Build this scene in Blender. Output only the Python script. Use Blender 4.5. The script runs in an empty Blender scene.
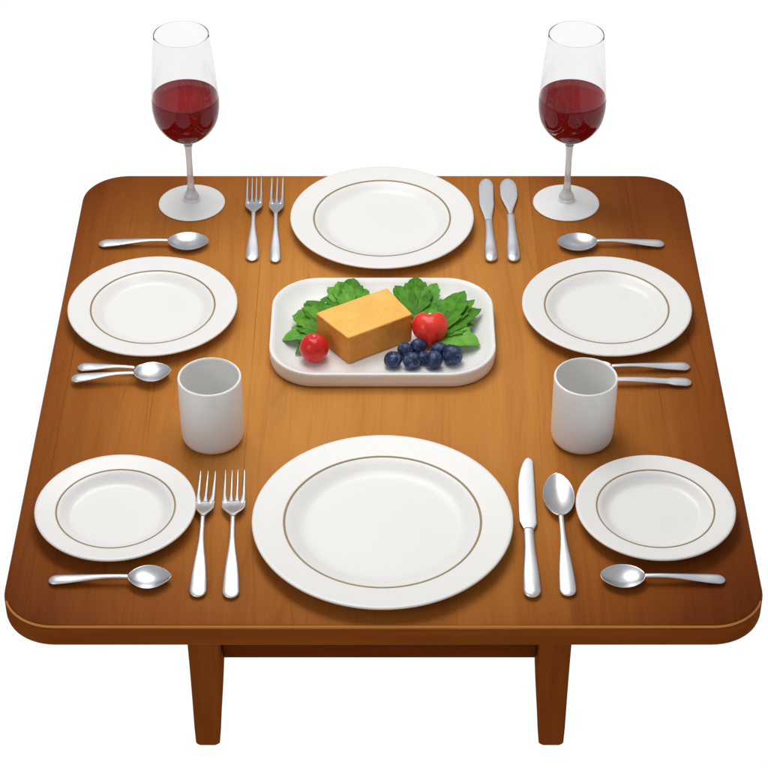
import bpy, bmesh, math, random
from mathutils import Vector, Matrix, noise as mnoise
random.seed(4)
PI = math.pi
S = bpy.context.scene
T = 0.2341                     # height of the table surface above the floor

# ------------------------------------------------------------------ camera
cam = bpy.data.cameras.new('camera'); cam.sensor_width = 36.0
cam.lens = 36.0 * 2162 / 768; cam.clip_start = 0.05; cam.clip_end = 100
co = bpy.data.objects.new('camera', cam); S.collection.objects.link(co)
co.location = (0.0006, -2.1039, T + 1.669); co.rotation_euler = (math.radians(52), 0, 0)
S.camera = co

# ------------------------------------------------------------------ world: white sweep below, unseen grey above, invented to control the light on the tabletop
w = bpy.data.worlds.new("World"); S.world = w; w.use_nodes = True
nt = w.node_tree; bg = nt.nodes['Background']
tc = nt.nodes.new('ShaderNodeTexCoord'); sx = nt.nodes.new('ShaderNodeSeparateXYZ')
rp = nt.nodes.new('ShaderNodeValToRGB')
nt.links.new(tc.outputs['Generated'], sx.inputs[0])
mr = nt.nodes.new('ShaderNodeMapRange'); mr.inputs[1].default_value = -1; mr.inputs[2].default_value = 1
nt.links.new(sx.outputs['Z'], mr.inputs[0]); nt.links.new(mr.outputs[0], rp.inputs[0])
e = rp.color_ramp.elements
e[0].position = 0.0; e[0].color = (1.0, 1.0, 1.0, 1)
e[1].position = 1.0; e[1].color = (0.39, 0.39, 0.395, 1)
a = rp.color_ramp.elements.new(0.42); a.color = (1.0, 1.0, 1.0, 1)
a = rp.color_ramp.elements.new(0.56); a.color = (0.24, 0.24, 0.245, 1)
a = rp.color_ramp.elements.new(0.72); a.color = (0.39, 0.39, 0.395, 1)
nt.links.new(rp.outputs[0], bg.inputs['Color']); bg.inputs['Strength'].default_value = 1.03

# ------------------------------------------------------------------ lamps
def area(name, loc, target, power, sx_, sy_, col=(1, 1, 1)):
    l = bpy.data.lights.new(name, 'AREA'); l.shape = 'RECTANGLE'; l.size = sx_; l.size_y = sy_
    l.energy = power; l.color = col
    o = bpy.data.objects.new(name, l); S.collection.objects.link(o); o.location = loc
    o.rotation_euler = (Vector(target) - Vector(loc)).to_track_quat('-Z', 'Y').to_euler()
area('key_softbox', (-0.24, 0.62, T + 1.45), (0, 0.0, T), 12.0, 0.80, 0.70, (1, 0.985, 0.96))
area('top_glow_fill', (0.0, -0.02, T + 0.95), (0, 0.0, T), 2.2, 0.35, 0.35, (1, 0.97, 0.92))  # unseen lamp added for a glow at the table's centre
area('rear_reflection_fill', (0.0, 2.3, T + 1.75), (0, 0.0, T), 3.6, 2.4, 0.7, (1, 1, 1))  # unseen panel added to give the cutlery a bright reflection
area('front_fill', (-1.9, -1.7, T + 1.5), (0, 0.0, T), 9.0, 0.45, 1.2, (1, 1, 1))  # unseen fill added to lift the cup fronts with a tall streak
S.view_settings.view_transform = 'Standard'; S.view_settings.look = 'None'
S.view_settings.exposure = 0; S.view_settings.gamma = 1
S.cycles.max_bounces = 16; S.cycles.transmission_bounces = 14; S.cycles.glossy_bounces = 6
S.cycles.transparent_max_bounces = 12
try:
    S.cycles.use_denoising = True
except Exception: pass

# ------------------------------------------------------------------ materials
def principled(name, col=(.8, .8, .8), rough=.5, metal=0, spec=.5, coat=0, coat_r=.1, trans=0, ior=1.45, sss=0):
    m = bpy.data.materials.new(name); m.use_nodes = True
    b = m.node_tree.nodes['Principled BSDF']
    b.inputs['Base Color'].default_value = (*col, 1); b.inputs['Roughness'].default_value = rough
    b.inputs['Metallic'].default_value = metal; b.inputs['Specular IOR Level'].default_value = spec
    b.inputs['Coat Weight'].default_value = coat; b.inputs['Coat Roughness'].default_value = coat_r
    b.inputs['Transmission Weight'].default_value = trans; b.inputs['IOR'].default_value = ior
    if sss:
        b.inputs['Subsurface Weight'].default_value = sss; b.inputs['Subsurface Radius'].default_value = (1, .5, .3)
        b.inputs['Subsurface Scale'].default_value = .01
    return m, m.node_tree, b
def N(nt, t, **kw):
    n = nt.nodes.new(t)
    for k, v in kw.items(): setattr(n, k, v)
    return n
def math_node(nt, op, a, b=None, c=None, clamp=False):
    n = N(nt, 'ShaderNodeMath', operation=op); n.use_clamp = clamp
    for i, v in enumerate((a, b, c)):
        if v is None: continue
        if isinstance(v, (int, float)): n.inputs[i].default_value = v
        else: nt.links.new(v, n.inputs[i])
    return n.outputs[0]
def ramp(nt, fac, stops, interp='LINEAR'):
    n = N(nt, 'ShaderNodeValToRGB'); n.color_ramp.interpolation = interp
    nt.links.new(fac, n.inputs[0]); el = n.color_ramp.elements
    el[0].position, el[0].color = stops[0][0], (*stops[0][1], 1)
    el[1].position, el[1].color = stops[-1][0], (*stops[-1][1], 1)
    for p, c in stops[1:-1]:
        x = el.new(p); x.color = (*c, 1)
    return n.outputs[0]
def mix(nt, typ, fac, a, b):
    n = N(nt, 'ShaderNodeMix', data_type='RGBA', blend_type=typ)
    for i, v in ((0, fac), (6, a), (7, b)):
        if isinstance(v, (int, float)): n.inputs[i].default_value = v
        elif isinstance(v, tuple): n.inputs[i].default_value = (*v, 1)
        else: nt.links.new(v, n.inputs[i])
    return n.outputs[2]
def noise(nt, vec, scale, detail=3, rough=.5, dist=0):
    n = N(nt, 'ShaderNodeTexNoise'); n.inputs['Scale'].default_value = scale
    n.inputs['Detail'].default_value = detail; n.inputs['Roughness'].default_value = rough
    n.inputs['Distortion'].default_value = dist
    nt.links.new(vec, n.inputs['Vector']); return n.outputs['Fac']
def mapping(nt, vec, scale, loc=(0, 0, 0)):
    n = N(nt, 'ShaderNodeMapping'); n.inputs['Scale'].default_value = scale; n.inputs['Location'].default_value = loc
    nt.links.new(vec, n.inputs['Vector']); return n.outputs[0]
def bump(nt, b, h, strength, dist):
    n = N(nt, 'ShaderNodeBump'); n.inputs['Strength'].default_value = strength; n.inputs['Distance'].default_value = dist
    nt.links.new(h, n.inputs['Height']); nt.links.new(n.outputs[0], b.inputs['Normal'])

def wood(name, top=True, axis='Y', tone=1.0):
    """warm stained boards, grain along Y (the table's depth); the stain is a burst, honey in the middle to brown at the rim"""
    m, nt, b = principled(name, rough=.38 if top else .6, spec=.03 if top else 0.0)
    p = N(nt, 'ShaderNodeTexCoord').outputs['Object']
    if axis != 'Y':                       # turn the grain along another axis
        rot = N(nt, 'ShaderNodeMapping'); rot.inputs['Rotation'].default_value = {'X': (0, 0, PI / 2), 'Z': (PI / 2, 0, 0)}[axis]
        nt.links.new(p, rot.inputs['Vector']); p = rot.outputs[0]
    s = N(nt, 'ShaderNodeSeparateXYZ'); nt.links.new(p, s.inputs[0]); X, Y, Z = s.outputs
    wv = noise(nt, mapping(nt, p, (1.5, 2.2, 1)), 1, 2)                      # slow wander of the grain
    xw = math_node(nt, 'ADD', X, math_node(nt, 'MULTIPLY', math_node(nt, 'SUBTRACT', wv, .5), .035))
    cb = N(nt, 'ShaderNodeCombineXYZ'); nt.links.new(xw, cb.inputs[0]); nt.links.new(Y, cb.inputs[1]); nt.links.new(Z, cb.inputs[2])
    q = cb.outputs[0]
    g1 = noise(nt, mapping(nt, q, (26, 1.6, 26)), 1, 4, .55)
    g2 = noise(nt, mapping(nt, q, (130, 3.5, 130), (4, 1, 0)), 1, 4, .6)
    g3 = noise(nt, mapping(nt, q, (420, 14, 420), (9, 1, 3)), 1, 3, .6)
    blot = noise(nt, mapping(nt, p, (4.5, 2.2, 4.5), (2, 5, 0)), 1, 3, .5)
    # boards of uneven width
    nb = N(nt, 'ShaderNodeTexVoronoi', voronoi_dimensions='1D', feature='F1'); nb.inputs['Scale'].default_value = 8.6
    nb.inputs['Randomness'].default_value = .55
    nt.links.new(X, nb.inputs['W'])
    bs = N(nt, 'ShaderNodeSeparateColor'); nt.links.new(nb.outputs['Color'], bs.inputs[0])
    ed = N(nt, 'ShaderNodeTexVoronoi', voronoi_dimensions='1D', feature='DISTANCE_TO_EDGE'); ed.inputs['Scale'].default_value = 8.6
    ed.inputs['Randomness'].default_value = .55
    nt.links.new(X, ed.inputs['W'])
    seam = math_node(nt, 'SUBTRACT', 1, math_node(nt, 'DIVIDE', ed.outputs['Distance'], .0085, clamp=True), clamp=True)
    seambreak = noise(nt, mapping(nt, p, (3, 5, 1), (7, 2, 0)), 1, 2)
    seam = math_node(nt, 'MULTIPLY', seam, math_node(nt, 'MULTIPLY', math_node(nt, 'SUBTRACT', seambreak, .36), 3.2, clamp=True))
    # burst coordinate
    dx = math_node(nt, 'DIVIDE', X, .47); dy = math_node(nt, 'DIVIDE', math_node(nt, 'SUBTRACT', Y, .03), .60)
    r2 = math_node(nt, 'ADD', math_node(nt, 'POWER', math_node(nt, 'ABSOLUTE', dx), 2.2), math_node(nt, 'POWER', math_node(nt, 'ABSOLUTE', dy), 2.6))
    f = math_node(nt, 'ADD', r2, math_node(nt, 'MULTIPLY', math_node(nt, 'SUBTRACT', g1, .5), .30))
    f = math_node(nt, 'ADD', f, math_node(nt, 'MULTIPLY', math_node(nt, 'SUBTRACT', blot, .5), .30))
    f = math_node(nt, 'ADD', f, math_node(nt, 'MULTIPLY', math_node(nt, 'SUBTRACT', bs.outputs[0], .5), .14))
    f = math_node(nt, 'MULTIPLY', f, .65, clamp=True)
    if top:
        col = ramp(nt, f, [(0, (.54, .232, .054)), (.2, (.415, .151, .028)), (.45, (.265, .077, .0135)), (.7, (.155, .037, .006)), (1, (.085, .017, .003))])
    else:
        g = math_node(nt, 'ADD', math_node(nt, 'MULTIPLY', g1, .7), math_node(nt, 'MULTIPLY', blot, .3))
        if tone != 1: g = math_node(nt, 'MULTIPLY', g, tone)
        col = ramp(nt, g, [(0, (.03, .006, .001)), (.25, (.110, .025, .0038)), (.5, (.17, .043, .0068)), (.75, (.24, .066, .0115))])
    t = math_node(nt, 'ADD', math_node(nt, 'MULTIPLY', g2, .6), math_node(nt, 'MULTIPLY', g3, .4))
    fine = ramp(nt, t, [(.3, (.87, .85, .83)), (.5, (1, 1, 1)), (.7, (1.06, 1.05, 1.04))])
    col = mix(nt, 'MULTIPLY', 1.0, col, fine)
    # thin dark pores lines that come and go
    ln = N(nt, 'ShaderNodeTexVoronoi', voronoi_dimensions='2D', feature='DISTANCE_TO_EDGE'); ln.inputs['Scale'].default_value = 1
    nt.links.new(mapping(nt, q, (27, 1.9, 1)), ln.inputs['Vector'])
    line = math_node(nt, 'SUBTRACT', 1, math_node(nt, 'DIVIDE', ln.outputs['Distance'], .035, clamp=True), clamp=True)
    lb = noise(nt, mapping(nt, p, (14, 6, 1), (3, 3, 0)), 1, 2)
    line = math_node(nt, 'MULTIPLY', line, math_node(nt, 'MULTIPLY', math_node(nt, 'SUBTRACT', lb, .42), 2.6, clamp=True))
    if top:
        col = mix(nt, 'MULTIPLY', math_node(nt, 'MULTIPLY', line, .55), col, (.55, .45, .36))
        col = mix(nt, 'MULTIPLY', math_node(nt, 'MULTIPLY', seam, .75), col, (.42, .32, .25))
    nt.links.new(col, b.inputs['Base Color'])
    rr = ramp(nt, g2, [(.3, (.46, .46, .46)), (.7, (.33, .33, .33))]); nt.links.new(rr, b.inputs['Roughness'])
    h = math_node(nt, 'SUBTRACT', t, math_node(nt, 'MULTIPLY', seam, .8)) if top else t
    bump(nt, b, h, .18, .0006)
    return m
M_TOP = wood('stained_wood_top'); M_WOOD = wood('stained_wood_dark', False, 'X'); M_LEG = wood('stained_wood_leg', False, 'Z')
M_LIP = principled('lip_highlight_wood', (.56, .24, .060), .5, spec=.0)[0]  # lighter wood colour that paints in the bright edge highlight
M_UNDER = wood('shaded_under_frame', False, 'X', .5)  # same wood toned down, shade under the overhang put into its colour

def porcelain():
    m, nt, b = principled('white_porcelain', (.822, .822, .806), .28, spec=.45)
    p = N(nt, 'ShaderNodeTexCoord').outputs['Object']
    rr = ramp(nt, noise(nt, p, 12, 2), [(.3, (.27,) * 3), (.7, (.31,) * 3)]); nt.links.new(rr, b.inputs['Roughness'])
    return m
M_PORC = porcelain()
M_RING = principled('bronze_glaze_line', (.34, .235, .13), .35, spec=.4)[0]
M_EDGE = principled('biscuit_edge_glaze', (.66, .56, .44), .35, spec=.4)[0]

def steel(name, col=(.70, .715, .75), r0=.30, r1=.36):
    m, nt, b = principled(name, col, .24, metal=1)
    p = N(nt, 'ShaderNodeTexCoord').outputs['Object']
    g = noise(nt, mapping(nt, p, (30, 160, 160)), 1, 2)
    rr = ramp(nt, g, [(.3, (r0,) * 3), (.7, (r1,) * 3)]); nt.links.new(rr, b.inputs['Roughness'])
    return m
M_STEEL = steel('polished_steel'); M_SATIN = steel('satin_steel', (.81, .825, .86), .34, .40)

M_GLASS = principled('clear_glass', (.985, .985, .987), .0, trans=1, ior=1.20)[0]
_v = M_GLASS.node_tree.nodes.new('ShaderNodeVolumeAbsorption'); _v.inputs['Color'].default_value = (.32, .32, .325, 1); _v.inputs['Density'].default_value = 60
M_GLASS.node_tree.links.new(_v.outputs[0], M_GLASS.node_tree.nodes['Material Output'].inputs['Volume'])
M_BASE = principled('frosted_glass', (.90, .905, .905), .22, trans=.12, ior=1.45, spec=.5)[0]
M_STEM = principled('smoky_glass', (.88, .885, .89), .04, trans=.45, ior=1.5, spec=.9)[0]
def wine():
    m, nt, b = principled('red_wine', (.25, .0003, .005), 0.05, trans=.06, ior=1.30)
    return m
M_WINE = wine()

def cake_mat():
    m, nt, b = principled('golden_cake', rough=.6, spec=.3, sss=.08)
    p = N(nt, 'ShaderNodeTexCoord').outputs['Object']; g = N(nt, 'ShaderNodeNewGeometry')
    s = N(nt, 'ShaderNodeSeparateXYZ'); nt.links.new(g.outputs['Normal'], s.inputs[0])
    so = N(nt, 'ShaderNodeSeparateXYZ'); nt.links.new(p, so.inputs[0])
    n1 = noise(nt, p, 35, 5, .6); n2 = noise(nt, p, 260, 3)
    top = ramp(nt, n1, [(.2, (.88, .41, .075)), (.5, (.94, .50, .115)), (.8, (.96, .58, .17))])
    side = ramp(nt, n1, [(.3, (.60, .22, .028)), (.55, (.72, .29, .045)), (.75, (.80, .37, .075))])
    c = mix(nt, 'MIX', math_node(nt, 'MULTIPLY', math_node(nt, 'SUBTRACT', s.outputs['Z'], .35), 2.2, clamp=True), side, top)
    c = mix(nt, 'MULTIPLY', .6, c, ramp(nt, n2, [(.3, (.92, .89, .85)), (.6, (1, 1, 1))]))
    spots = N(nt, 'ShaderNodeTexVoronoi'); spots.inputs['Scale'].default_value = 150; nt.links.new(p, spots.inputs['Vector'])
    dk = math_node(nt, 'MULTIPLY', math_node(nt, 'LESS_THAN', spots.outputs['Distance'], .13), math_node(nt, 'GREATER_THAN', noise(nt, p, 60, 1), .62))
    c = mix(nt, 'MULTIPLY', math_node(nt, 'MULTIPLY', dk, .5), c, (.5, .3, .15))
    nt.links.new(c, b.inputs['Base Color'])
    bump(nt, b, math_node(nt, 'ADD', n1, math_node(nt, 'MULTIPLY', n2, .35)), .35, .0018)
    return m
M_CAKE = cake_mat()
def fruit_mat(name, dark, light, rough):
    m, nt, b = principled(name, rough=rough, spec=.5, sss=.05)
    p = N(nt, 'ShaderNodeTexCoord').outputs['Object']
    nt.links.new(ramp(nt, noise(nt, p, 70, 5, .55), [(.3, dark), (.7, light)]), b.inputs['Base Color'])
    bump(nt, b, noise(nt, p, 120, 3), .08, .001)
    return m
M_RED = fruit_mat('glossy_red_skin', (.50, .006, .006), (.72, .022, .014), .24)
M_RED2 = fruit_mat('light_red_skin', (.66, .016, .012), (.86, .055, .03), .26)
M_CREAM = principled('cream_scar', (.80, .68, .52), .6)[0]
def berry_mat():
    m, nt, b = principled('dusty_blue_skin', rough=.42, spec=.4)
    p = N(nt, 'ShaderNodeTexCoord').outputs['Object']
    oi = N(nt, 'ShaderNodeObjectInfo')
    ad = N(nt, 'ShaderNodeVectorMath', operation='ADD'); nt.links.new(p, ad.inputs[0])
    cb = N(nt, 'ShaderNodeCombineXYZ'); nt.links.new(math_node(nt, 'MULTIPLY', oi.outputs['Random'], 30), cb.inputs[0]); nt.links.new(cb.outputs[0], ad.inputs[1])
    c = ramp(nt, noise(nt, ad.outputs[0], 1.7, 5, .62), [(.30, (.007, .010, .035)), (.5, (.020, .034, .095)), (.68, (.10, .155, .30))])
    nt.links.new(c, b.inputs['Base Color']); return m
M_BERRY = berry_mat(); M_CROWN = principled('dark_calyx', (.012, .014, .035), .6)[0]
def leaf_mat(name, lo, mid, hi):
    m, nt, b = principled(name, rough=.5, spec=.2)
    uv = N(nt, 'ShaderNodeUVMap').outputs[0]
    s = N(nt, 'ShaderNodeSeparateXYZ'); nt.links.new(uv, s.inputs[0]); U, V = s.outputs[0], s.outputs[1]
    av = math_node(nt, 'ABSOLUTE', V)
    p = N(nt, 'ShaderNodeTexCoord').outputs['Object']
    oi = N(nt, 'ShaderNodeObjectInfo')
    n1 = noise(nt, p, 90, 4)
    k = math_node(nt, 'ADD', math_node(nt, 'MULTIPLY', n1, .8), math_node(nt, 'MULTIPLY', math_node(nt, 'SUBTRACT', oi.outputs['Random'], .4), .45))
    c = ramp(nt, k, [(.15, lo), (.42, mid), (.78, hi)])
    mid_v = math_node(nt, 'SUBTRACT', 1, math_node(nt, 'DIVIDE', av, .07, clamp=True), clamp=True)
    sv = math_node(nt, 'FRACT', math_node(nt, 'SUBTRACT', math_node(nt, 'MULTIPLY', U, 5), math_node(nt, 'MULTIPLY', av, 1.3)))
    side_v = math_node(nt, 'LESS_THAN', sv, .10)
    vein = math_node(nt, 'MAXIMUM', mid_v, math_node(nt, 'MULTIPLY', side_v, .55))
    c = mix(nt, 'MIX', math_node(nt, 'MULTIPLY', vein, .42), c, (.22, .46, .08))
    nt.links.new(c, b.inputs['Base Color']); bump(nt, b, math_node(nt, 'SUBTRACT', n1, vein), .4, .0008)
    return m
M_LEAF = leaf_mat('green_leaf', (.034, .145, .006), (.070, .26, .014), (.15, .40, .03))
M_LEAF2 = leaf_mat('bright_leaf', (.05, .20, .02), (.09, .31, .035), (.18, .46, .06))

# ------------------------------------------------------------------ object helpers
def link(name, bm, mat, parent=None, smooth=True, loc=None, rot=None):
    bmesh.ops.recalc_face_normals(bm, faces=bm.faces) if name not in OPEN else None
    me = bpy.data.meshes.new(name); bm.to_mesh(me); bm.free()
    me.materials.append(mat)
    for p in me.polygons: p.use_smooth = smooth
    o = bpy.data.objects.new(name, me); S.collection.objects.link(o)
    if parent: o.parent = parent
    if loc: o.location = loc
    if rot: o.rotation_euler = rot
    return o
OPEN = ()
def tag(o, label, cat, group=None):
    o['label'] = label; o['category'] = cat
    if group: o['group'] = group
    return o
def thing(name, label, cat, loc, rz=0, group=None):
    o = bpy.data.objects.new(name, None); S.collection.objects.link(o); o.empty_display_size = .02
    o.location = loc; o.rotation_euler = (0, 0, rz)
    return tag(o, label, cat, group)

def lathe(profile, n=96, bm=None, closed=False):
    """profile [(r,z)...]; r==0 points become poles"""
    bm = bm or bmesh.new(); rings = []
    for r, z in profile:
        if r < 1e-7: rings.append([bm.verts.new((0, 0, z))])
        else: rings.append([bm.verts.new((r * math.cos(2 * PI * i / n), r * math.sin(2 * PI * i / n), z)) for i in range(n)])
    pairs = list(zip(rings, rings[1:]))
    if closed: pairs.append((rings[-1], rings[0]))
    for a, b in pairs:
        for i in range(n):
            j = (i + 1) % n
            if len(a) == 1 and len(b) == 1: continue
            if len(a) == 1: bm.faces.new((a[0], b[j], b[i]))
            elif len(b) == 1: bm.faces.new((a[i], a[j], b[0]))
            else: bm.faces.new((a[i], a[j], b[j], b[i]))
    return bm
def catmull(pts, k=6):
    out = []; P = [pts[0]] + list(pts) + [pts[-1]]
    for i in range(1, len(P) - 2):
        p0, p1, p2, p3 = [Vector(p) for p in P[i - 1:i + 3]]
        for s in range(k):
            t = s / k
            out.append(tuple(.5 * ((2 * p1) + (p2 - p0) * t + (2 * p0 - 5 * p1 + 4 * p2 - p3) * t * t + (3 * p1 - p0 - 3 * p2 + p3) * t ** 3)))
    out.append(tuple(pts[-1])); return out

# ------------------------------------------------------------------ the table
def rrect(hx, hy, r, cy=0, n=14, ex=0.0):
    pts = []
    for k, (sx_, sy_) in enumerate(((1, 1), (-1, 1), (-1, -1), (1, -1))):
        for i in range(n + 1):
            a = PI / 2 * k + PI / 2 * i / n
            pts.append((sx_ * (hx - r) + r * math.cos(a), cy + sy_ * (hy - r) + r * math.sin(a)))
    return pts
def ring_stack(levels, cap0=True, cap1=True):
    """levels: list of (pts, z)"""
    bm = bmesh.new(); rings = []
    for pts, z in levels: rings.append([bm.verts.new((x, y, z)) for x, y in pts])
    n = len(rings[0])
    for a, b in zip(rings, rings[1:]):
        for i in range(n): bm.faces.new((a[i], a[(i + 1) % n], b[(i + 1) % n], b[i]))
    if cap0: bm.faces.new(list(reversed(rings[0])))
    if cap1: bm.faces.new(rings[-1])
    return bm
table = thing('dining_table', 'brown wooden table with rounded corners set with plates and cutlery', 'table', (0, 0.0596, 0))
HX, HY, CY, TH = .4243, .4590, 0.0, .031
lev = []
for ins, z in ((.006, 0), (.002, .0008), (.0006, .0022), (0, .005), (0, TH - .0052), (.0000, TH - .0046), (.0001, TH - .0040), (.0004, TH - .0030), (.0010, TH - .0018), (.0020, TH - .0008), (.0032, TH - .0002), (.005, TH)):
    lev.append((rrect(HX - ins, HY - ins, .062 - ins, CY), T - TH + z))
top = link('tabletop', ring_stack(lev), M_TOP, table, smooth=True)
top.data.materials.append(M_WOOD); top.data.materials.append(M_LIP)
for p in top.data.polygons:
    if len(p.vertices) > 4: p.use_smooth = False
    if p.center.z < T - .0044: p.material_index = 1
    elif T - .0032 < p.center.z < T - .0006 and p.normal.y < -.25: p.material_index = 2  # painted highlight on the front bevel only
YF = -.3588 - .0596                      # front face of the legs, in the table's own frame
def leg_bm(xo_t, xi_t, xo_b, xi_b, y_front, depth, z_top, sgn):
    """sabre leg: outer edge almost straight, inner face curving in, seen from the front"""
    bm = bmesh.new(); rings = []; n = 16
    for i in range(n + 1):
        t = i / n; z = z_top * (1 - t)
        xo = xo_t + (xo_b - xo_t) * t
        bulge = math.sin(PI * t) * .0030 * sgn
        xi = xi_t + (xi_b - xi_t) * t + bulge
        d = depth * (1.15 - .92 * t ** 2.2); y0 = y_front + .004 * math.sin(PI * t)
        ch = .0025
        if i == n: xo += .0030 * sgn; xi -= .0030 * sgn; z = 0; y0 += .003
        if i == n - 1: xo += .0006 * sgn; xi -= .0006 * sgn
        x0, x1 = min(xo, xi), max(xo, xi)
        zz = z if i < n else 0
        rings.append([bm.verts.new(v) for v in ((x0 + ch, y0, zz), (x1 - ch, y0, zz), (x1, y0 + ch, zz), (x1, y0 + d - ch, zz), (x1 - ch, y0 + d, zz), (x0 + ch, y0 + d, zz), (x0, y0 + d - ch, zz), (x0, y0 + ch, zz))])
    for v in rings[-1]: v.co.z = -.0035
    for v in rings[-2]: v.co.z = .0005
    for a, b in zip(rings, rings[1:]):
        for i in range(8): bm.faces.new((a[i], a[(i + 1) % 8], b[(i + 1) % 8], b[i]))
    bm.faces.new(rings[0]); bm.faces.new(list(reversed(rings[-1])))
    return bm
ZT = T - TH - .0005
for (a, b_, c, d_, sg) in ((-.2224, -.1862, -.2215, -.1932, 1), (.2134, .1772, .2126, .1832, -1)):
    link('leg', leg_bm(a, b_, c, d_, YF, .075, ZT, sg), M_LEG, table, smooth=False)
    link('leg', leg_bm(a, b_, c, d_, .330, .060, ZT, sg), M_LEG, table, smooth=False)
def box(x0, x1, y0, y1, z0, z1, bev=.002):
    bm = bmesh.new(); bmesh.ops.create_cube(bm, size=1)
    for v in bm.verts: v.co = Vector(((x0 + x1) / 2 + v.co.x * (x1 - x0), (y0 + y1) / 2 + v.co.y * (y1 - y0), (z0 + z1) / 2 + v.co.z * (z1 - z0)))
    if bev: bmesh.ops.bevel(bm, geom=bm.edges[:], offset=bev, segments=2, affect='EDGES')
    return bm
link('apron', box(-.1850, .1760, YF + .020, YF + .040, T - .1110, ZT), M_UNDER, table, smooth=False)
link('apron', box(-.1850, .1760, .345, .365, T - .0975, ZT), M_WOOD, table, smooth=False)
link('apron', box(-.215, -.197, YF + .0872, .3295, T - .0975, ZT), M_WOOD, table, smooth=False)
link('apron', box(.188, .206, YF + .0872, .3295, T - .0975, ZT), M_WOOD, table, smooth=False)

# ------------------------------------------------------------------ plates
def plate(label, x, y, R, well, ring_w, rim_z=.0185):
    p = thing('plate', label, 'plate', (x, y, T + .0003), 0, 'white plates with a brown line')
    rw = R * well; flat = R * (well - .125)
    pr = [(0, .0042), (flat * .5, .0042), (flat * .90, .0043), (flat * .97, .0046), (flat + (rw - flat) * .12, .0056), (flat + (rw - flat) * .40, .0082),
          (flat + (rw - flat) * .72, .0114), (rw - .0012, .0134), (rw + .0022, .0146), (rw + .006, .0152), ((R + rw) / 2, .0165), (R - .004, rim_z - .0004), (R - .0015, rim_z),
          (R - .0003, rim_z - .0006), (R, rim_z - .0017), (R - .0008, rim_z - .0028), (R - .004, rim_z - .0040), ((R + rw) / 2, .0124), (rw, .0100),
          (flat + .002, .0026), (R * .55 + .002, .0010), (R * .55, 0), (R * .535, 0), (R * .525, .0012), (0, .0016)]
    link('dish', lathe(pr, 128), M_PORC, p)
    # thin glazed line where the rim meets the well
    s = ring_w * .80
    zc = .0149
    link('glaze_line', lathe([(rw + .0030 - s, zc - .0004), (rw + .0030 - s * .6, zc + .00025), (rw + .0030 + s * .6, zc + .00045), (rw + .0030 + s, zc + .0000), (rw + .003, zc - .0010)], 128, closed=True), M_RING, p)
    # tan unglazed lip on the outer edge
    link('edge_band', lathe([(R - .0002, rim_z - .0010), (R + .00035, rim_z - .0016), (R - .0004, rim_z - .0028), (R - .0018, rim_z - .0022)], 128, closed=True), M_EDGE, p)
    return p
plate('large white dinner plate at the front edge of the table', -.0011, -.2405, .1500, .735, .0017)
plate('white plate at the far edge, between the far forks and knives', -.0021, .3862, .1262, .72, .0016)
plate('left far side plate between the long spoon and the crossed spoons', -.3005, .1774, .1100, .705, .0015)
plate('right far side plate between the long spoon and the white cup', .2905, .1774, .1100, .705, .0015)
plate('small side plate at the front left corner, above a spoon', -.3100, -.2200, .0930, .705, .0013)
plate('small side plate at the front right corner, above a spoon', .3148, -.2200, .0920, .705, .0013)

# ------------------------------------------------------------------ cups
def cup(label, x, y):
    c = thing('cup', label, 'cup', (x, y, T + .0003), 0, 'white handleless cups')
    R = .0380; H = .0955
    pr = [(0, .0045), (R * .80, .0045), (R * .89, .008), (R - .0040, .016), (R - .0034, H * .6), (R - .0028, H - .003), (R - .0022, H - .0006), (R - .0013, H), (R - .0003, H - .0007), (R, H - .0025)]
    pr += [(R, H * .6), (R - .0001, H * .3), (R - .0004, .015), (R - .0016, .0070), (R - .0048, .0022), (R - .009, .0004), (R - .014, 0), (R - .017, 0), (R - .019, .001), (0, .0014)]
    link('cup_body', lathe(catmull(pr[:10], 3)[:-1] + catmull(pr[9:18], 4)[:-1] + pr[17:], 96), M_PORC, c)
    return c
cup('white cup on the left, beside the crossed spoons', -.2068, -.0755)
cup('white cup on the right, in front of two utensil handles', .2404, -.0755)

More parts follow.
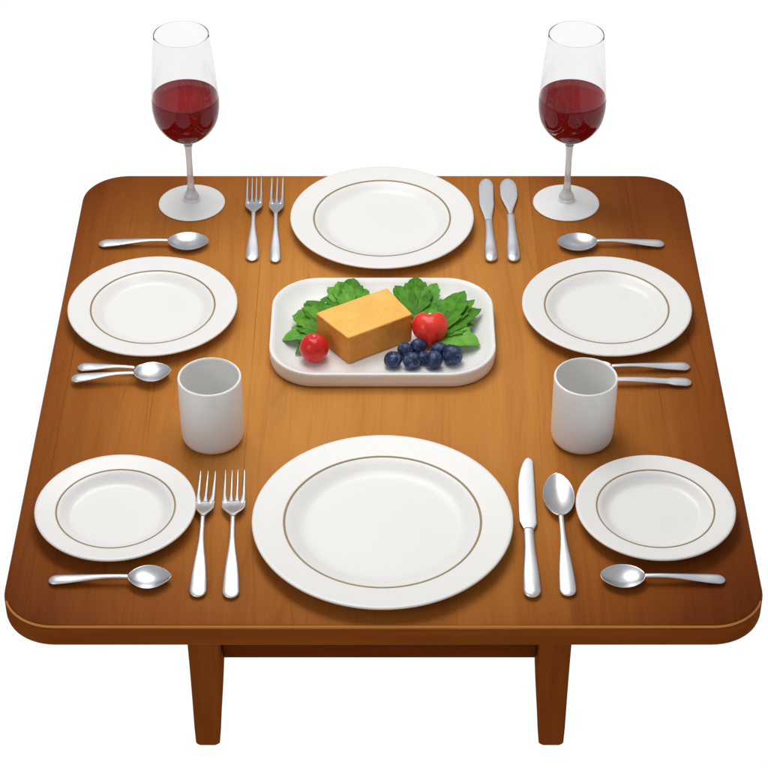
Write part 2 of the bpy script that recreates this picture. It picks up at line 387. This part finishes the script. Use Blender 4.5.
# ------------------------------------------------------------------ wine glasses
def wine_glass(label, x, y):
    g = thing('wine_glass', label, 'wine glass', (x, y, T + .0003), 0, 'glasses of red wine')
    outer = catmull([(.0060, .0960), (.0080, .1015), (.0175, .1068), (.0315, .1190), (.0412, .1345), (.0452, .1515), (.0458, .1680), (.0448, .1860), (.0415, .2250), (.0370, .2670)], 6)
    inner = []
    th = .0010
    for i, (r, z) in enumerate(outer):
        a = outer[max(0, i - 1)]; b = outer[min(len(outer) - 1, i + 1)]
        d = Vector((b[0] - a[0], b[1] - a[1])).normalized()
        inner.append((r - th * d.y, z + th * d.x))
    inn = [(r, z) for r, z in inner if z > .1105]
    prof = [(0, .0960)] + outer + [(.0369, .2675), (.0364, .2676), (.0360, .2671)] + list(reversed(inn)) + [(.010, .1095), (0, .1085)]
    link('bowl', lathe(prof, 96), M_GLASS, g)
    # wine: reaches a hair into the glass wall so that light passes from glass to wine directly
    wl = .1735
    wi = [(r + .0003, z) for r, z in inn if z < wl - .0012]
    rt = wi[-1][0]
    wp = [(0, .1082), (.0102, .1091)] + wi + [(rt + .0001, wl), (rt - .0012, wl - .0002), (rt - .004, wl - .0005), (rt * .5, wl - .0005), (0, wl - .0005)]
    link('wine', lathe(wp, 96), M_WINE, g)
    st = [(0, .0959)] + catmull([(.0060, .0959), (.0050, .0900), (.0043, .0760), (.0042, .0500), (.0048, .0320), (.0062, .0220), (.0098, .0150), (.0110, .0110)], 6) + [(0, .0110)]
    link('stem', lathe(st, 48), M_STEM, g)
    ft = [(0, .0109), (.0110, .0109), (.0112, .0085), (.0108, .0062)] + [(.014, .0050), (.024, .0036), (.036, .0026), (.0445, .0021), (.0462, .0016), (.0466, .0009), (.0460, .0002), (.0430, 0), (.040, .0003), (.015, .0009), (0, .0010)]
    link('foot', lathe(ft, 96), M_BASE, g)
    return g
wine_glass('glass of red wine standing on the far left of the table', -.2690, .4440)
wine_glass('glass of red wine standing on the far right of the table', .2562, .4440)

# ------------------------------------------------------------------ cutlery
def loft(st, n=20, bm=None):
    """st: (x, cy, half_w, zc, half_t, dish, power)"""
    bm = bm or bmesh.new(); rings = []
    for (x, cy, hw, zc, ht, dish, pw) in st:
        r = []
        for i in range(n):
            a = 2 * PI * i / n; c, s = math.cos(a), math.sin(a)
            u = math.copysign(abs(c) ** pw, c); v = math.copysign(abs(s) ** pw, s)
            r.append(bm.verts.new((x, cy + hw * u, zc + ht * v - dish * (1 - u * u))))
        rings.append(r)
    for a, b in zip(rings, rings[1:]):
        for i in range(n): bm.faces.new((a[i], a[(i + 1) % n], b[(i + 1) % n], b[i]))
    bm.faces.new(list(reversed(rings[0]))); bm.faces.new(rings[-1])
    return bm
def ss(t): t = max(0, min(1, t)); return t * t * (3 - 2 * t)
def handle_bm(L, w_end, w_neck=.0030, zn=.0090, ze=.0032, bulb=1.0, t=.0017, step=False):
    """from x=0 (rounded end) to x=L (neck)"""
    st = []; rr = w_end / L * 1.15
    us = [rr * (1 - math.cos(PI / 2 * k / 12)) for k in range(12)] + [rr + (1 - rr) * k / 36 for k in range(37)]
    for u in us:
        x = L * u
        k = 1 - ss((u - .07) / .70) * .86 - ss((u - .35) / .65) * .14 if not step else 1 - ss((u - .20) / .10) * .52 - ss((u - .3) / .6) * .28
        w_ = w_neck + (w_end - w_neck) * max(0, k)
        if u < rr: w_ *= math.sqrt(max(0.003, 1 - (1 - u / rr) ** 2))
        tt = t * (math.sqrt(max(.05, 1 - (1 - min(1, u / (rr * .8))) ** 2)))
        tt *= 1 + .6 * math.exp(-((u - .12) / .14) ** 2) * bulb
        z = ze + (zn - ze) * ss(u) + .0016 * math.sin(PI * u)
        st.append((x, 0, w_, z + .0005, tt, 0, 1.0))
    return loft(st, 24)
def bowl_bm(L, W, depth=.0075, z_rim=.0095, tipz=.0092, point=.52, skew=.95):
    st = []; n = 40
    for i in range(n + 1):
        u = .5 - .5 * math.cos(PI * (.02 + .96 * i / n))
        wv = math.sin(PI * u ** skew)
        w_ = W * max(wv, .0) ** point
        if u < .2: w_ = max(w_, .0028 * (1 - u * 2))
        d = depth * max(0, math.sin(PI * min(1, u ** .9))) ** .8
        zr = z_rim + (tipz - z_rim) * u - .0008 * math.sin(PI * u)
        st.append((L * u, 0, w_, zr, .0009 + .0007 * (1 - ss(u * 6)), d, 1))
    return loft(st, 36)
def spoon(label, H, tip, neck, W, we, z=0, bm_kw={}, h_kw={}, mat=None, group='spoons on the table'):
    H, tip, neck = Vector(H), Vector(tip), Vector(neck)
    ang = math.atan2(*(neck - H).yx); L1 = (neck - H).length
    s = thing('spoon', label, 'spoon', (H.x, H.y, T + .0002 + z), ang, group)
    link('handle', handle_bm(L1 + .001, we / 2, **h_kw), mat or M_SATIN, s)
    d = tip - neck; a2 = math.atan2(d.y, d.x) - ang
    link('spoon_bowl', bowl_bm(d.length, W / 2, **bm_kw), M_STEEL, s, loc=(L1, 0, 0), rot=(0, 0, a2))
    return s
def fork(label, H, tip, neck, W, we, nt_):
    H, tip, neck = Vector(H), Vector(tip), Vector(neck)
    ang = math.atan2(*(neck - H).yx); L1 = (neck - H).length
    s = thing('fork', label, 'fork', (H.x, H.y, T + .0002), ang, 'forks beside the plates')
    link('handle', handle_bm(L1 + .001, we / 2, w_neck=.0027), M_SATIN, s)
    d = tip - neck; a2 = math.atan2(d.y, d.x) - ang; L = d.length; w2 = W / 2
    root = .38 * L
    st = []
    for i in range(25):
        u = i / 24; x = root * u
        hw = .0027 + (w2 - .0027) * ss(u * 1.55) ** .8
        st.append((x, 0, hw, .0095 - .0035 * ss(u), .0011 + .0005 * (1 - u), .0022 * ss(u * 1.3), 1))
    bm = loft(st, 28)
    sp = W / nt_
    for k in range(nt_):
        c0 = -w2 + sp * (k + .5)
        st = []
        for i in range(25):
            u = i / 24; x = root - .006 + (L - root + .006) * u
            q = max(0, (x - root)) / (L - root)
            gap = sp * .5 * (.46 * min(1, q / .22) ** .7 + .22 * q)
            lo = c0 - sp / 2 + (gap if k > 0 else w2 * .10 * q + .0001)
            hi = c0 + sp / 2 - (gap if k < nt_ - 1 else w2 * .10 * q + .0001)
            if k == 0: hi -= gap * .35
            if k == nt_ - 1: lo += gap * .35
            cc = (lo + hi) / 2; hw = (hi - lo) / 2 * (1 - .45 * q * q)
            if u > .93: hw *= 1 - (u - .93) / .07 * .7
            dz = -.0022 * (1 - (c0 / w2) ** 2)
            z = .0060 + dz * (1 - q) - .001 * math.sin(PI * min(1, q)) + .0030 * q * q
            st.append((x, cc, max(hw, .0003), max(z, .0012), .0010 * (1 - .35 * q), 0, .9))
        loft(st, 12, bm)
    link('fork_head', bm, M_STEEL, s, loc=(L1, 0, 0), rot=(0, 0, a2))
    return s
def knife(label, H, tip, neck, W, we, shape):
    H, tip, neck = Vector(H), Vector(tip), Vector(neck)
    ang = math.atan2(*(neck - H).yx); L1 = (neck - H).length
    s = thing('knife', label, 'knife', (H.x, H.y, T + .0002), ang, 'knives beside the plates')
    link('handle', handle_bm(L1 + .001, we / 2, w_neck=we * .30, zn=.0046, ze=.0040, t=.0026), M_SATIN, s)
    d = tip - neck; a2 = math.atan2(d.y, d.x) - ang; L = d.length; w2 = W / 2
    st = []; n = 48
    for i in range(n + 1):
        u = .002 + .996 * i / n
        if shape == 'table':     # left edge bellied, right edge straight, rounded tip
            left = w2 * (.75 + .30 * math.sin(PI * min(1, u * 1.1) ** .9)) * (1 - ss((u - .62) / .40) * .98) if u > .05 else w2 * .75
            left = w2 * (min(1, .55 + u * 4)) * (1.0 + .10 * math.sin(PI * u)) * math.sqrt(max(.002, 1 - max(0, (u - .55) / .45) ** 2.4)) - (w2 * .15) * ss((u - .6) / .4)
            right = w2 * min(1, .60 + u * 5) * (1 - .30 * u) * math.sqrt(max(.002, 1 - max(0, (u - .93) / .07) ** 2))
            hi, lo = left, -right
            if hi < lo + .0004: hi = lo + .0004
            cy, hw = (hi + lo) / 2, (hi - lo) / 2
        elif shape == 'slim':
            hw = w2 * (.50 + .50 * ss(u * 2.2)) * math.sqrt(max(.002, 1 - max(0, (u - .80) / .20) ** 2)); cy = w2 * .12 * math.sin(PI * u)
        else:
            hw = w2 * (.22 + .78 * ss(u * 1.7)) * math.sqrt(max(.002, 1 - max(0, (u - .70) / .30) ** 2.2)); cy = 0
        st.append((L * u, cy, hw, .0046 - .0012 * u, .0012 * (1 - .3 * u), 0, .8 if shape == 'table' else 1.0))
    link('blade', loft(st, 20), M_SATIN, s, loc=(L1, 0, 0), rot=(0, 0, a2))
    return s
fork('four tined fork at the far edge, nearer the wine glass', (-.1775, .2975), (-.1835, .4986), (-.1804, .4062), .0240, .0176, 4)
fork('three tined fork at the far edge, right beside the far plate', (-.1459, .2945), (-.1508, .4986), (-.1495, .4037), .0205, .0149, 3)
fork('three tined fork beside the small front left plate', (-.2066, -.3571), (-.2079, -.1446), (-.2090, -.2286), .0228, .0189, 3)
fork('four tined fork beside the large front plate', (-.1695, -.3587), (-.1762, -.1428), (-.1742, -.2286), .0275, .0189, 4)
knife('slim round ended knife just right of the far plate', (.1450, .2955), (.1460, .5025), (.1453, .3922), .0208, .0176, 'slim')
knife('broad bladed butter knife at the far edge, nearer the wine glass', (.1755, .2955), (.1766, .5025), (.1764, .4062), .0245, .0176, 'butter')
knife('table knife with a curved blade just right of the large front plate', (.1652, -.3587), (.1720, -.1150), (.1669, -.2459), .0205, .0200, 'table')
spoon('large spoon lying lengthwise just right of the front table knife', (.2058, -.3555), (.2050, -.1510), (.2053, -.2268), .0370, .0189)
spoon('spoon lying sideways by the left wine glass, bowl to the right', (-.3885, .3380), (-.2381, .3380), (-.2940, .3380), .0430, .0175)
spoon('spoon lying sideways by the right wine glass, bowl to the left', (.3828, .3380), (.2366, .3355), (.2912, .3370), .0430, .0170)
spoon('upper of the two left spoons, mostly tucked under the other bowl', (-.3863, .0620), (-.2700, .0500), (-.3140, .0545), .0290, .0165, bm_kw=dict(depth=.0052, z_rim=.0074, tipz=.0070), h_kw=dict(zn=.0082))
spoon('lower of the two left spoons, its bowl lying on the other', (-.3908, .0327), (-.2668, .0455), (-.3130, .0370), .0400, .0170, z=.0040, bm_kw=dict(depth=.0065, point=.60))
spoon('upper of two handles sticking out behind the right cup', (.3870, .0632), (.2300, .0490), (.2882, .0570), .0345, .0165, h_kw=dict(bulb=1.2))
spoon('lower of two handles behind the right cup, with a blunt wide end', (.3856, .0310), (.2280, .0285), (.2800, .0290), .0300, .0160, h_kw=dict(step=True, w_neck=.0036))
spoon('spoon lying below the small front left plate', (-.3752, -.3300), (-.2375, -.3284), (-.2864, -.3298), .0385, .0150, bm_kw=dict(point=.66, skew=.92))
spoon('spoon lying below the small front right plate', (.3831, -.3290), (.2430, -.3270), (.2933, -.3285), .0385, .0150)

# ------------------------------------------------------------------ serving dish
tray = thing('serving_dish', 'white rectangular serving dish holding cake, fruit and leaves', 'serving dish', (-.0013, .1263, T + .0003))
def rr2(hx, hy, r): return rrect(hx, hy, max(r, .01), 0, 16)
HXT, HYT = .1435, .1050
lv = []
for ins, z, r in ((.030, .0026, .03), (.030, 0, .03), (.010, 0, .048), (.0045, .0008, .055), (.0018, .0030, .058), (.0006, .010, .060), (0, .0190, .062), (0, .0215, .062), (.0008, .0228, .0612), (.0022, .0232, .060), (.004, .0228, .058),
                  (.008, .0195, .055), (.014, .0145, .050), (.021, .0105, .044), (.029, .0082, .037), (.037, .0076, .030), (.06, .0075, .02)):
    lv.append((rr2(HXT - ins, HYT - ins, r), z))
link('dish', ring_stack(lv), M_PORC, tray)

# ------------------------------------------------------------------ cake
FL = T + .0080     # floor of the dish
def cake():
    P = [Vector((-.0440, .0612, 0)), Vector((.0370, .1120, 0)), Vector((.0045, .1690, 0)), Vector((-.0860, .1145, 0))]
    c = sum(P, Vector()) / 4; h = .0430; n = 30; R_ = .0026
    bm = bmesh.new(); bmesh.ops.create_cube(bm, size=2)
    bmesh.ops.subdivide_edges(bm, edges=bm.edges[:], cuts=n, use_grid_fill=True)
    Lx = (P[1] - P[0]).length / 2; Ly = (P[3] - P[0]).length / 2; Lz = h / 2
    for v in bm.verts:
        q = v.co.copy()
        for k, Lk in enumerate((Lx, Ly, Lz)):          # more grid lines near the edges
            t = q[k]; q[k] = math.copysign(abs(t) ** .75, t) if abs(t) < 1 else t
        m_ = Vector((q.x * Lx, q.y * Ly, q.z * Lz))
        inn_ = Vector((max(-Lx + R_, min(Lx - R_, m_.x)), max(-Ly + R_, min(Ly - R_, m_.y)), max(-Lz + R_, min(Lz - R_, m_.z))))
        d = m_ - inn_
        if d.length > 0: nn = d.normalized(); m_ = inn_ + nn * R_
        else: nn = Vector((0, 0, 1))
        u = (m_.x / Lx + 1) / 2; w_ = (m_.y / Ly + 1) / 2
        b0 = P[0].lerp(P[1], u); b1 = P[3].lerp(P[2], u); p = b0.lerp(b1, w_) - c
        p *= 1 + .012 * (m_.z / Lz); p.z = m_.z + Lz
        k = mnoise.noise(p * 40) * .0010 + mnoise.noise(p * 150) * .0004
        ang = math.radians(32); nx = Vector((nn.x * math.cos(ang) - nn.y * math.sin(ang), nn.x * math.sin(ang) + nn.y * math.cos(ang), nn.z))
        v.co = p + nx * k * (1 if p.z > .003 else .1)
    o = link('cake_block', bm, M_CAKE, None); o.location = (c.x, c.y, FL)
    return tag(o, 'golden rectangular cake block in the middle of the white dish', 'cake')
cake()

# ------------------------------------------------------------------ fruit
def sphere(r, sz=1.0, n=32):
    bm = bmesh.new(); bmesh.ops.create_uvsphere(bm, u_segments=48, v_segments=n, radius=r)
    for v in bm.verts: v.co.z *= sz
    return bm
ch = thing('cherry_tomato', 'small round red tomato at the left of the cake', 'tomato', (-.0876, .0722, FL + .0003))
bm = sphere(.0186)
for v in bm.verts:
    k = math.hypot(v.co.x, v.co.y) / .0186
    if v.co.z > 0: v.co.z -= .0028 * math.exp(-(k / .22) ** 2)
    v.co *= 1 + .012 * mnoise.noise(v.co * 60)
    v.co.z += .0186
link('tomato_body', bm, M_RED, ch)
# heart shaped tomato, leaning back on the leaves
ht = thing('heart_tomato', 'heart shaped red tomato leaning on green leaves', 'tomato', (.0592, .1085, FL + .0235))
bm = bmesh.new(); bmesh.ops.create_uvsphere(bm, u_segments=64, v_segments=48, radius=1)
for v in bm.verts:
    x, y, z = v.co
    zz = z
    if z > 0:
        zz = z * (.90 + .10 * min(1, abs(x) * 1.4)) - .24 * math.exp(-(x / .22) ** 2 - (y / .50) ** 2) * z
        xx = x * (1.0 + .10 * z)
    else:
        xx = x * (1 - .20 * (-z) ** 1.4); zz = z * (1.0 + .09 * math.exp(-(x / .40) ** 2))
    v.co = Vector((xx * .0232, y * .0200, zz * .0228)) * (1 + .008 * mnoise.noise(v.co * 1.5))
link('tomato_body', bm, M_RED2, ht, rot=(math.radians(-32), 0, 0))
bm = bmesh.new(); bmesh.ops.create_uvsphere(bm, u_segments=16, v_segments=10, radius=.0022)
for v in bm.verts: v.co.z = v.co.z * .7 + .0176; v.co.y *= 1.2; v.co.y -= .0035
link('stem_scar', bm, M_CREAM, ht, rot=(math.radians(-32), 0, 0))

def berry_mesh():
    bm = sphere(1, .93, 24)
    for v in bm.verts:
        k = math.hypot(v.co.x, v.co.y)
        if v.co.z > 0: v.co.z -= .13 * math.exp(-(k / .26) ** 2)
        v.co *= 1 + .02 * mnoise.noise(v.co * 1.7)
    return bm
def crown_mesh():
    bm = bmesh.new(); n = 40; rings = []
    for j, (r, z) in enumerate(((.14, .80), (.20, .86), (.26, .905), (.23, .91), (.18, .88), (.12, .81))):
        ring = []
        for i in range(n):
            a = 2 * PI * i / n; pt = abs(math.cos(2.5 * a)) if j in (2, 3) else .5
            rr = r * (.86 + .30 * pt) if j in (2, 3) else r
            ring.append(bm.verts.new((rr * math.cos(a), rr * math.sin(a), z - .02 + (.03 * pt if j in (2, 3) else 0))))
        rings.append(ring)
    rings.append(rings[0])
    for a, b in zip(rings, rings[1:]):
        for i in range(n): bm.faces.new((a[i], a[(i + 1) % n], b[(i + 1) % n], b[i]))
    return bm
proto = link('blueberry', berry_mesh(), M_BERRY); protoc = link('crown', crown_mesh(), M_CROWN, proto)
BL = [(.0117, .0576, .0115, (20, -100), 'blueberry at the left end of the pile, apart from the others'),
      (.0358, .0552, .0114, (70, 30), 'front blueberry, second from the left in the pile'),
      (.0275, .0775, .0109, (80, 100), 'blueberry in the back row touching the cake corner'),
      (.0438, .0860, .0109, (75, -140), 'blueberry in the back row between cake and heart tomato'),
      (.0500, .0655, .0085, (15, 60), 'smallest blueberry, wedged in the middle of the pile'),
      (.0630, .0560, .0119, (65, -60), 'front blueberry below the tip of the heart tomato'),
      (.0705, .0790, .0105, (80, 40), 'blueberry in the back row, under the right of the heart tomato'),
      (.0870, .0650, .0134, (72, 120), 'biggest blueberry at the right end of the pile')]
for i, (x, y, r, (ti, az), lab) in enumerate(BL):
    if i == 0: o, c = proto, protoc
    else:
        o = proto.copy(); S.collection.objects.link(o); c = protoc.copy(); S.collection.objects.link(c); c.parent = o
    o.location = (x, y, FL + r * .96); o.scale = (r, r, r)
    o.rotation_euler = (math.radians(ti), 0, math.radians(az))
    tag(o, lab, 'blueberry', 'blueberries piled in the white dish')

# ------------------------------------------------------------------ leaves
def lobe(base, tip, W, z0, z1, mat, parent, teeth=3, amp=.22, roll=0.0, arch=.004, off=(0, 0)):
    """one pointed, toothed leaf lobe with a fold at the midrib; base/tip in dish coordinates"""
    b = Vector((base[0], base[1])); t = Vector((tip[0], tip[1])); d = t - b; L = d.length; d.normalize(); nrm = Vector((-d.y, d.x))
    bm = bmesh.new(); nu, nv = 40, 7; grid = []; uvl = bm.loops.layers.uv.new('UVMap'); uvs = {}
    ph = random.random()
    for side_th in (0, 1):
        g = []
        for i in range(nu + 1):
            u = i / nu
            env = math.sin(PI * (u ** .72)) ** .88 if 0 < u < 1 else 0
            env = max(env, .10 * (1 - u))
            row = []
            for j in range(-nv, nv + 1):
                v = j / nv
                tooth = 1 + amp * (((u * teeth + ph * .3 + (.15 if j > 0 else 0)) % 1.0) - .65) * abs(v) ** 2
                hw = W * .66 * env * tooth
                sw = u * L + .25 * hw * abs(v) * (1 if u < .9 else .4)        # teeth sweep to the tip
                sw = min(sw, L * (1 + .0))
                p = b + d * sw + nrm * (hw * v)
                z = z0 + (z1 - z0) * u + arch * math.sin(PI * u) + .22 * hw * abs(v) + roll * hw * v + .0009 * mnoise.noise(Vector((p.x * 140, p.y * 140, z0 * 300 + ph)))
                z -= .00035 * side_th
                vt = bm.verts.new((p.x, p.y, z)); uvs[vt] = (u, v); row.append(vt)
            g.append(row)
        grid.append(g)
    A, B = grid
    for i in range(nu):
        for j in range(2 * nv):
            bm.faces.new((A[i][j], A[i][j + 1], A[i + 1][j + 1], A[i + 1][j])); bm.faces.new((B[i][j], B[i + 1][j], B[i + 1][j + 1], B[i][j + 1]))
        for j in (0, 2 * nv):
            f = (A[i][j], A[i + 1][j], B[i + 1][j], B[i][j]); bm.faces.new(f if j == 0 else f[::-1])
    for f in bm.faces:
        for lp in f.loops: lp[uvl].uv = uvs[lp.vert]
    return link('leaflet', bm, mat, parent)
def sprig(label, base, lobes, z0=.006, mat=M_LEAF):
    s = thing('leaf_sprig', label, 'leaf', (0, 0, FL), 0, 'green leaves on the white dish')
    for (tip, W, z1, m_) in lobes:
        bx, by = base; k = .12
        lobe((bx + random.uniform(-.002, .002), by + random.uniform(-.002, .002)), tip, W, z0 + random.uniform(0, .003), z1, m_ or mat, s, teeth=random.choice((3, 4)), roll=random.uniform(-.15, .15))
    return s
sprig('green leaf sprig behind the left top edge of the cake', (-.0440, .168),
      [((-.0735, .2080), .020, .016, M_LEAF2), ((-.0600, .2180), .022, .018, None), ((-.0395, .2260), .026, .018, None), ((-.0230, .2050), .026, .016, None), ((-.083, .186), .022, .012, None)])
sprig('green leaf sprig sticking out at the left end of the cake', (-.0750, .134),
      [((-.1180, .1490), .032, .012, None), ((-.1000, .1800), .028, .014, None), ((-.0850, .1780), .022, .014, None), ((-.1110, .165), .020, .010, M_LEAF)])
sprig('broad green leaf lying above the small round tomato', (-.0760, .118),
      [((-.1300, .1040), .030, .006, M_LEAF2), ((-.1150, .1270), .022, .010, None), ((-.1120, .0790), .016, .003, None)])
sprig('green leaf sprig behind the cake corner and heart tomato', (.0400, .155),
      [((.0150, .2120), .022, .016, None), ((.0280, .2120), .022, .016, None), ((.0425, .2300), .028, .018, None), ((.0560, .2080), .024, .016, M_LEAF), ((.070, .178), .026, .010, None)])
sprig('pale young leaf curling up behind the heart tomato', (.0560, .170),
      [((.0700, .2140), .018, .018, M_LEAF2)])
sprig('large many pointed leaf at the right end of the dish', (.0640, .1120),
      [((.1060, .2000), .034, .016, None), ((.1190, .1800), .024, .016, None), ((.1270, .1620), .028, .014, None), ((.1170, .1330), .026, .010, None), ((.1235, .0920), .034, .008, M_LEAF2), ((.085, .175), .028, .014, M_LEAF2)])
